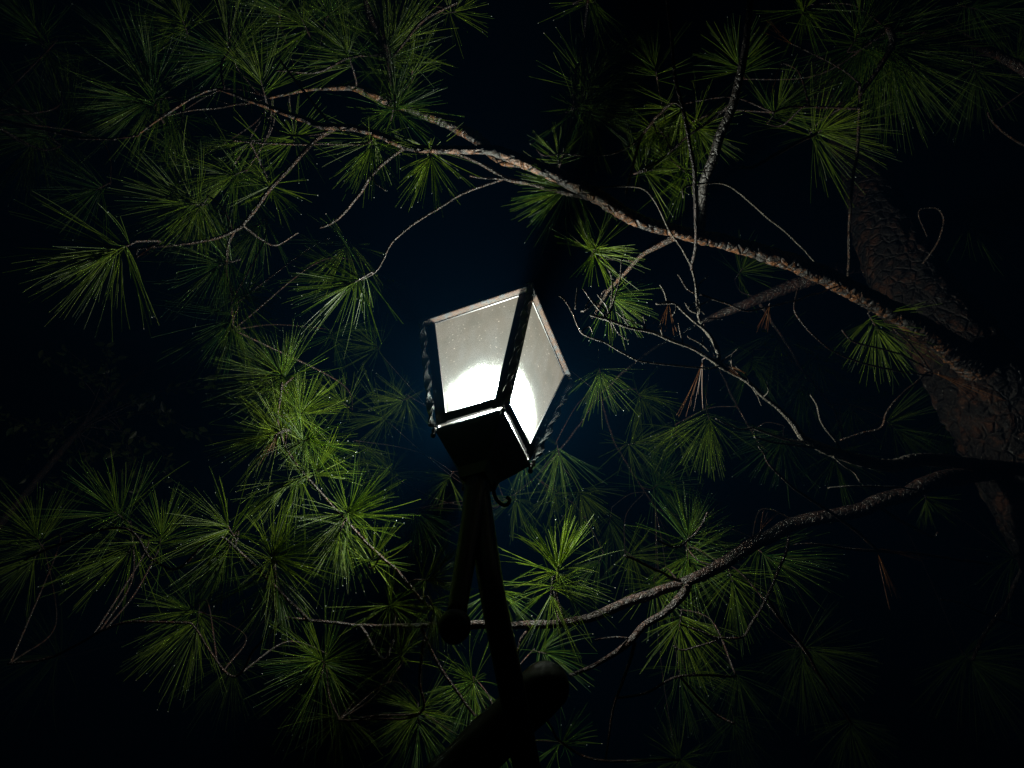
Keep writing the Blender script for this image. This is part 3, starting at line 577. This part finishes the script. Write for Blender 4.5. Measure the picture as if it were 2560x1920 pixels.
TUFTS = [
 # bright left column
 (705, 945, 160, .15, -.5, 1.0, 2.16, 250), (700, 975, 140, -.4, .7, .6, 2.16, 130), (750, 1035, 120, .7, -.3, .7, 2.1, 110), (765, 1100, 130, .8, -.35, .8, 1.97, 130), (690, 1085, 140, -.7, .2, .7, 2.0), (735, 1200, 150, -.8, .3, .6, 2.03), (790, 1180, 120, .5, -.6, .5, 2.03),
 (891, 702, 160, -.8, .55, .3, 1.86), (560, 660, 160, -.75, .35, .5, 1.92), (582, 800, 165, -.1, .8, .5, 2.15), (290, 625, 195, -.9, .5, .3, 1.42), (600, 740, 120, .7, -.1, .6, 2.1),
 (870, 1285, 155, .1, -.6, .8, 2.0, 130), (850, 1330, 150, -.2, .8, .5, 2.03), (300, 1290, 170, -.2, -.6, .8, 1.78), (330, 1370, 170, -.5, .8, .5, 1.85), (575, 1325, 165, 0, -.7, .8, 1.80), (572, 1370, 170, -.2, .8, .5, 1.85), (680, 1395, 160, .1, -.5, .9, 1.86), (690, 1450, 150, .2, .9, .4, 1.92), (400, 1350, 130, .3, -.7, .5, 1.85),
 (975, 1515, 140, -.1, -.2, 1.0, 1.95), (1068, 1450, 120, .9, -.1, .4, 1.9), (1085, 1520, 120, .5, .8, .3, 1.95), (930, 1400, 110, .4, -.7, .5, 2.05),
 (1395, 1425, 155, .1, -.75, .75, 2.04, 110), (1378, 1480, 155, -.1, .7, .55, 2.05, 120), (1722, 1345, 145, 0, -.8, .8, 2.22, 120), (1720, 1395, 150, -.1, .3, .9, 2.22, 120),
 (1487, 625, 130, .1, -.3, 1.0, 2.03, 90), (1530, 745, 110, .5, .7, .4, 2.4), (1500, 929, 115, .1, .95, .4, 2.62),
 # top left
 (470, 510, 175, -.9, .1, .5, 1.8), (500, 520, 150, -.4, .9, .4, 1.85), (590, 435, 140, -.5, .5, .7, 1.95), (580, 440, 130, .1, .9, .5, 2.0), (675, 470, 110, .3, .8, .4, 1.95), (640, 350, 130, -.6, .4, .7, 2.0), (735, 345, 120, .2, .7, .7, 2.0), (375, 235, 185, -.3, -.9, .4, 1.7), (385, 250, 180, -.9, .35, .4, 1.72), (655, 215, 170, -.1, -.85, .6, 1.72), (575, 125, 165, -.1, -.7, .8, 1.72), (580, 140, 150, -.7, .5, .6, 1.75),
 (330, 130, 150, -.6, -.7, .3, 1.8), (870, 135, 165, -.2, -.8, .6, 1.8), (968, 130, 165, .1, -.7, .8, 1.82), (975, 120, 150, .75, -.3, .5, 1.85), (1030, 185, 125, .2, -.2, 1.0, 1.98), (985, 262, 160, .3, -.6, .7, 1.86), (990, 275, 140, .7, .25, .5, 1.9),
 (930, 358, 130, -.2, .9, .4, 1.86), (1075, 388, 125, .15, .9, .4, 1.86), (112, 330, 165, -.7, -.7, .4, 1.75), (90, 345, 160, -.35, .9, .3, 1.78), (95, 90, 130, -.1, -.7, .7, 1.95), (120, 130, 120, .1, .8, .4, 2.0), (455, 300, 115, .1, .9, .4, 1.85), (1130, 30, 100, .8, .2, .6, 1.9), (760, 60, 140, -.2, -.5, .8, 1.8), (700, 20, 140, .3, -.5, .8, 1.85), (460, 60, 150, .1, -.4, .9, 1.85), (170, 310, 150, .6, -.3, .8, 2.1), (820, 40, 130, .4, .2, .9, 1.95),
 # top centre / right
 (1450, 265, 150, .85, -.2, .5, 1.92), (1475, 205, 150, .5, -.75, .5, 1.92), (1470, 280, 140, .5, .8, .4, 1.95), (1618, 427, 130, .9, -.1, .4, 1.95), (1640, 330, 130, .1, .8, .6, 1.95), (1700, 280, 130, -.4, .8, .5, 2.02), (1710, 425, 130, -.7, -.1, .7, 2.02), (1740, 320, 120, .3, .6, .7, 2.12), (2042, 332, 170, .15, .05, 1.0, 2.03), (2215, 115, 220, .8, .5, .4, 2.08), (2225, 135, 200, .2, 1.0, .3, 2.1), (2150, 80, 190, .5, -.9, .4, 2.05), (2160, 110, 170, -.5, .6, .7, 2.1),
 (1940, 278, 125, .5, -.8, .5, 2.05), (1480, 5, 130, .5, .4, .7, 1.95), (2010, 28, 115, -.5, .8, .5, 2.1), (2440, 180, 150, 0, .9, .5, 2.4), (2540, 160, 140, .1, -.8, .6, 2.4), (2430, 20, 170, .3, .5, .7, 2.3), (1420, 472, 140, -.75, .75, .2, 1.98), (1640, 180, 120, -.3, -.8, .6, 2.0), (1395, 395, 90, -.1, -.9, .4, 2.0), (1850, 170, 120, -.5, -.6, .5, 2.3),
 # right middle, dimmer
 (2187, 812, 130, .35, .9, .3, 2.12), (1772, 1045, 135, .05, .8, .6, 2.6), (2315, 1248, 70, 0, .8, .5, 2.2), (1958, 1095, 140, -.2, .85, .5, 2.75), (2087, 1145, 125, 0, .95, .4, 2.7), (2128, 1020, 120, .2, .7, .5, 2.85), (2005, 975, 115, .1, .8, .5, 2.75), (1945, 845, 160, .0, .6, .7, 2.95), (2230, 1065, 120, .5, .6, .5, 2.5), (2440, 570, 130, .5, .4, .6, 2.6), (1850, 680, 110, .2, -.5, .7, 2.8), (2370, 1060, 130, .1, .8, .4, 2.6),
 # behind the lamp
 (1396, 1128, 125, .1, .7, .7, 2.7), (1290, 1245, 110, .1, .5, .8, 2.9), (1385, 1235, 100, .4, .3, .8, 2.95), (1525, 1300, 140, -.2, .8, .5, 3.1), (1640, 1215, 140, .2, -.4, .9, 3.0), (1578, 1110, 120, .5, -.2, .8, 3.0), (860, 1010, 110, -.6, -.5, .6, 2.7), (960, 1045, 130, -.1, -.3, 1.0, 2.95), (945, 870, 110, .0, -.4, .9, 3.0), (1120, 1195, 90, -.6, .6, .4, 2.75), (870, 615, 130, -.2, .7, .7, 2.5), (940, 690, 100, .2, .8, .5, 2.8),
 (1310, 1150, 100, -.3, .7, .6, 2.85), (1450, 1230, 110, .2, .7, .6, 2.95), (1600, 990, 110, .3, .6, .7, 2.95), (1690, 1080, 110, -.2, .7, .7, 2.9), (1580, 1390, 110, .5, .3, .8, 2.75), (1500, 1400, 100, -.4, .6, .7, 2.8), (1010, 1000, 100, -.6, .3, .8, 2.9), (900, 1120, 110, .3, .6, .8, 2.9), (980, 1180, 110, .1, -.5, .9, 2.95), (1040, 1290, 110, -.2, .6, .8, 2.8), (830, 840, 120, .4, .6, .7, 2.85), (1350, 880, 100, .4, .7, .7, 2.95), (1880, 900, 130, -.3, .8, .5, 2.9), (2040, 900, 130, .2, .8, .6, 2.9), (650, 560, 130, -.3, .7, .7, 2.4), (470, 400, 130, -.5, .4, .8, 2.2), (250, 470, 130, -.4, .6, .7, 2.3),
 # lower
 (808, 1655, 165, .05, -.5, .9, 1.95), (806, 1680, 165, -.1, .9, .4, 2.0), (1184, 1705, 120, 0, -.4, .9, 2.05), (1180, 1730, 130, -.1, .9, .3, 2.08), (1050, 1780, 150, 0, -.4, .9, 2.05), (1045, 1800, 150, .05, .9, .3, 2.1), (480, 1530, 120, -.5, -.3, .8, 2.0), (495, 1550, 160, .0, .95, .3, 2.0), (582, 1668, 150, .1, .9, .5, 2.2), (846, 1798, 120, -.3, .4, .9, 2.2), (135, 1640, 170, -.5, -.3, .8, 2.3), (95, 1350, 150, -.1, -.8, .5, 1.95), (90, 1390, 150, -.3, .8, .4, 2.0),
 (1700, 1690, 130, .1, .9, .5, 2.1), (1740, 1680, 110, .6, -.5, .5, 2.1), (1840, 1690, 150, .4, .8, .4, 2.15), (1835, 1806, 130, .1, .9, .4, 2.25), (1355, 1632, 130, .6, -.1, .7, 2.05), (1637, 1465, 120, -.1, .3, 1.0, 2.35), (1915, 1390, 160, .7, .6, .4, 2.15), (1830, 1450, 150, .2, .9, .4, 2.2), (1700, 1560, 130, -.2, .9, .3, 2.15), (2016, 1622, 165, .9, .1, .5, 2.22), (2005, 1640, 160, 0, 1, .3, 2.25), (2425, 1650, 175, 0, .3, 1.0, 2.3), (2125, 1812, 130, 0, .9, .5, 2.3), (2540, 1395, 140, -.2, .1, 1.0, 2.35), (1406, 1862, 110, .3, -.2, .9, 2.05), (1700, 1900, 130, .1, -.5, .8, 2.1), (1260, 1870, 100, -.2, .2, .9, 2.15), (1000, 1640, 110, -.1, -.8, .5, 2.05), (1250, 1480, 110, .3, .6, .6, 2.1),
]
for t in TUFTS: make_tuft(*t)
for t in ((1757, 905, 125, .02, 1, .1, 1.92), (1800, 905, 60, .8, .7, 0, 1.92), (1925, 765, 60, .1, .9, 0, 1.95), (1672, 757, 75, -.3, .9, 0, 1.87), (2190, 1372, 120, .95, .35, .1, 2.0), (2192, 1375, 110, .5, .8, .1, 2.0), (1900, 1330, 60, .3, -.9, 0, 2.12), (1980, 110, 90, -.8, -.1, .2, 2.2), (1955, 160, 90, -.4, .5, .2, 2.2), (345, 640, 60, .6, -.5, .2, 1.8), (690, 1090, 70, -.1, .7, .4, 1.86), (2330, 930, 160, .7, .7, .1, 2.25)):
    make_tuft(*t, n=7, spread=.22, dead=True, shoot=.006)

# ------------------------------------------------------------------ faint broadleaf trees behind
def leafy(cx, cy, d, rx, ry, n, lab, sx, lean=0.0):
    c0 = at(cx, cy, d); root = empty('broadleaf_tree', (c0.x - .9, c0.y + 1.1, 0)); O = root.location.copy()
    tag(root, lab, 'tree')
    tk = MB(); tube(tk, [(p - O, r_) for p, r_ in catmull([(O - Vector((0, 0, .05)), .05), (O.lerp(c0, .5) + Vector((.08, 0, 0)), .035), (c0, .02), (c0 + Vector((0, .1, .8)), .008)], .05)], 14, lambda i, j, p, r_: r_ * (1 + .15 * noise.noise(p * 25)))
    tk.build('trunk', BARK_DARK, root)
    mb = MB(); tint = []
    tw = []
    for _ in range(26):
        e = at(cx + U(-rx, rx), cy + U(-ry, ry), d + U(-.3, .5)); s0 = c0 + Vector((0, 0, U(-.3, .3)))
        mid = (s0 + e) / 2 + Vector((U(-.08, .08), U(-.08, .08), U(0, .12)))
        pth = catmull([(s0 - O, .006), (mid - O, .004), (e - O, .0015)], .03); tube(mb, pth, 5, mi=1); tint += [.3] * (len(mb.v) - len(tint)); tw += [p + O for p, r_ in pth[len(pth) // 3:]]
    for _ in range(n):
        p = random.choice(tw) + Vector((U(-1, 1), U(-1, 1), U(-1, 1))) * .05 - O
        a = Vector((U(-1, 1), U(-1, 1), U(-1.4, .4))).normalized(); b = a.cross(Vector((U(-.5, .5), U(-.5, .5), 1))).normalized(); nn = a.cross(b)
        L_ = U(.04, .075) * sx; n0 = len(mb.v)
        for u, v, q in ((0, 0, 0), (.3, .22, .03), (.62, .2, .03), (1, 0, -.05), (.62, -.2, .03), (.3, -.22, .03), (.3, 0, -.02), (.65, 0, -.03)):
            mb.v.append(tuple(p + a * L_ * u + b * L_ * v + nn * L_ * q))
        tint += [R()] * 8
        for f in ((0, 1, 6), (1, 2, 7, 6), (2, 3, 7), (3, 4, 7), (4, 5, 6, 7), (5, 0, 6)): mb.f.append(tuple(n0 + z for z in f)); mb.mi.append(0)
    o = mb.build('crown', [LEAF, BARK_DARK], root, smooth=False)
    a_ = o.data.attributes.new('tint', 'FLOAT', 'POINT'); a_.data.foreach_set('value', tint[:len(o.data.vertices)])
leafy(230, 1040, 5.4, 360, 240, 460, 'dim broadleaf tree in the dark left of the lamp', 1.2, -.2)

# ------------------------------------------------------------------ world
w_ = bpy.data.worlds.new('World'); sc.world = w_; w_.use_nodes = True
nt = w_.node_tree; nt.nodes.clear()
bg = nt.nodes.new('ShaderNodeBackground'); bg.inputs[0].default_value = (.10, .40, 1, 1); bg.inputs[1].default_value = .00005
vs = nt.nodes.new('ShaderNodeVolumeScatter'); vs.inputs['Color'].default_value = (.05, .36, .9, 1); vs.inputs['Density'].default_value = .0058; vs.inputs['Anisotropy'].default_value = .0
wo = nt.nodes.new('ShaderNodeOutputWorld'); nt.links.new(bg.outputs[0], wo.inputs[0]); nt.links.new(vs.outputs[0], wo.inputs['Volume'])

sc.view_settings.view_transform = 'Standard'; sc.view_settings.look = 'None'; sc.view_settings.exposure = 0; sc.view_settings.gamma = 1
sc.cycles.max_bounces = 6; sc.cycles.transparent_max_bounces = 8; sc.cycles.volume_bounces = 0
sc.cycles.sample_clamp_indirect = 4.0; sc.cycles.use_denoising = True
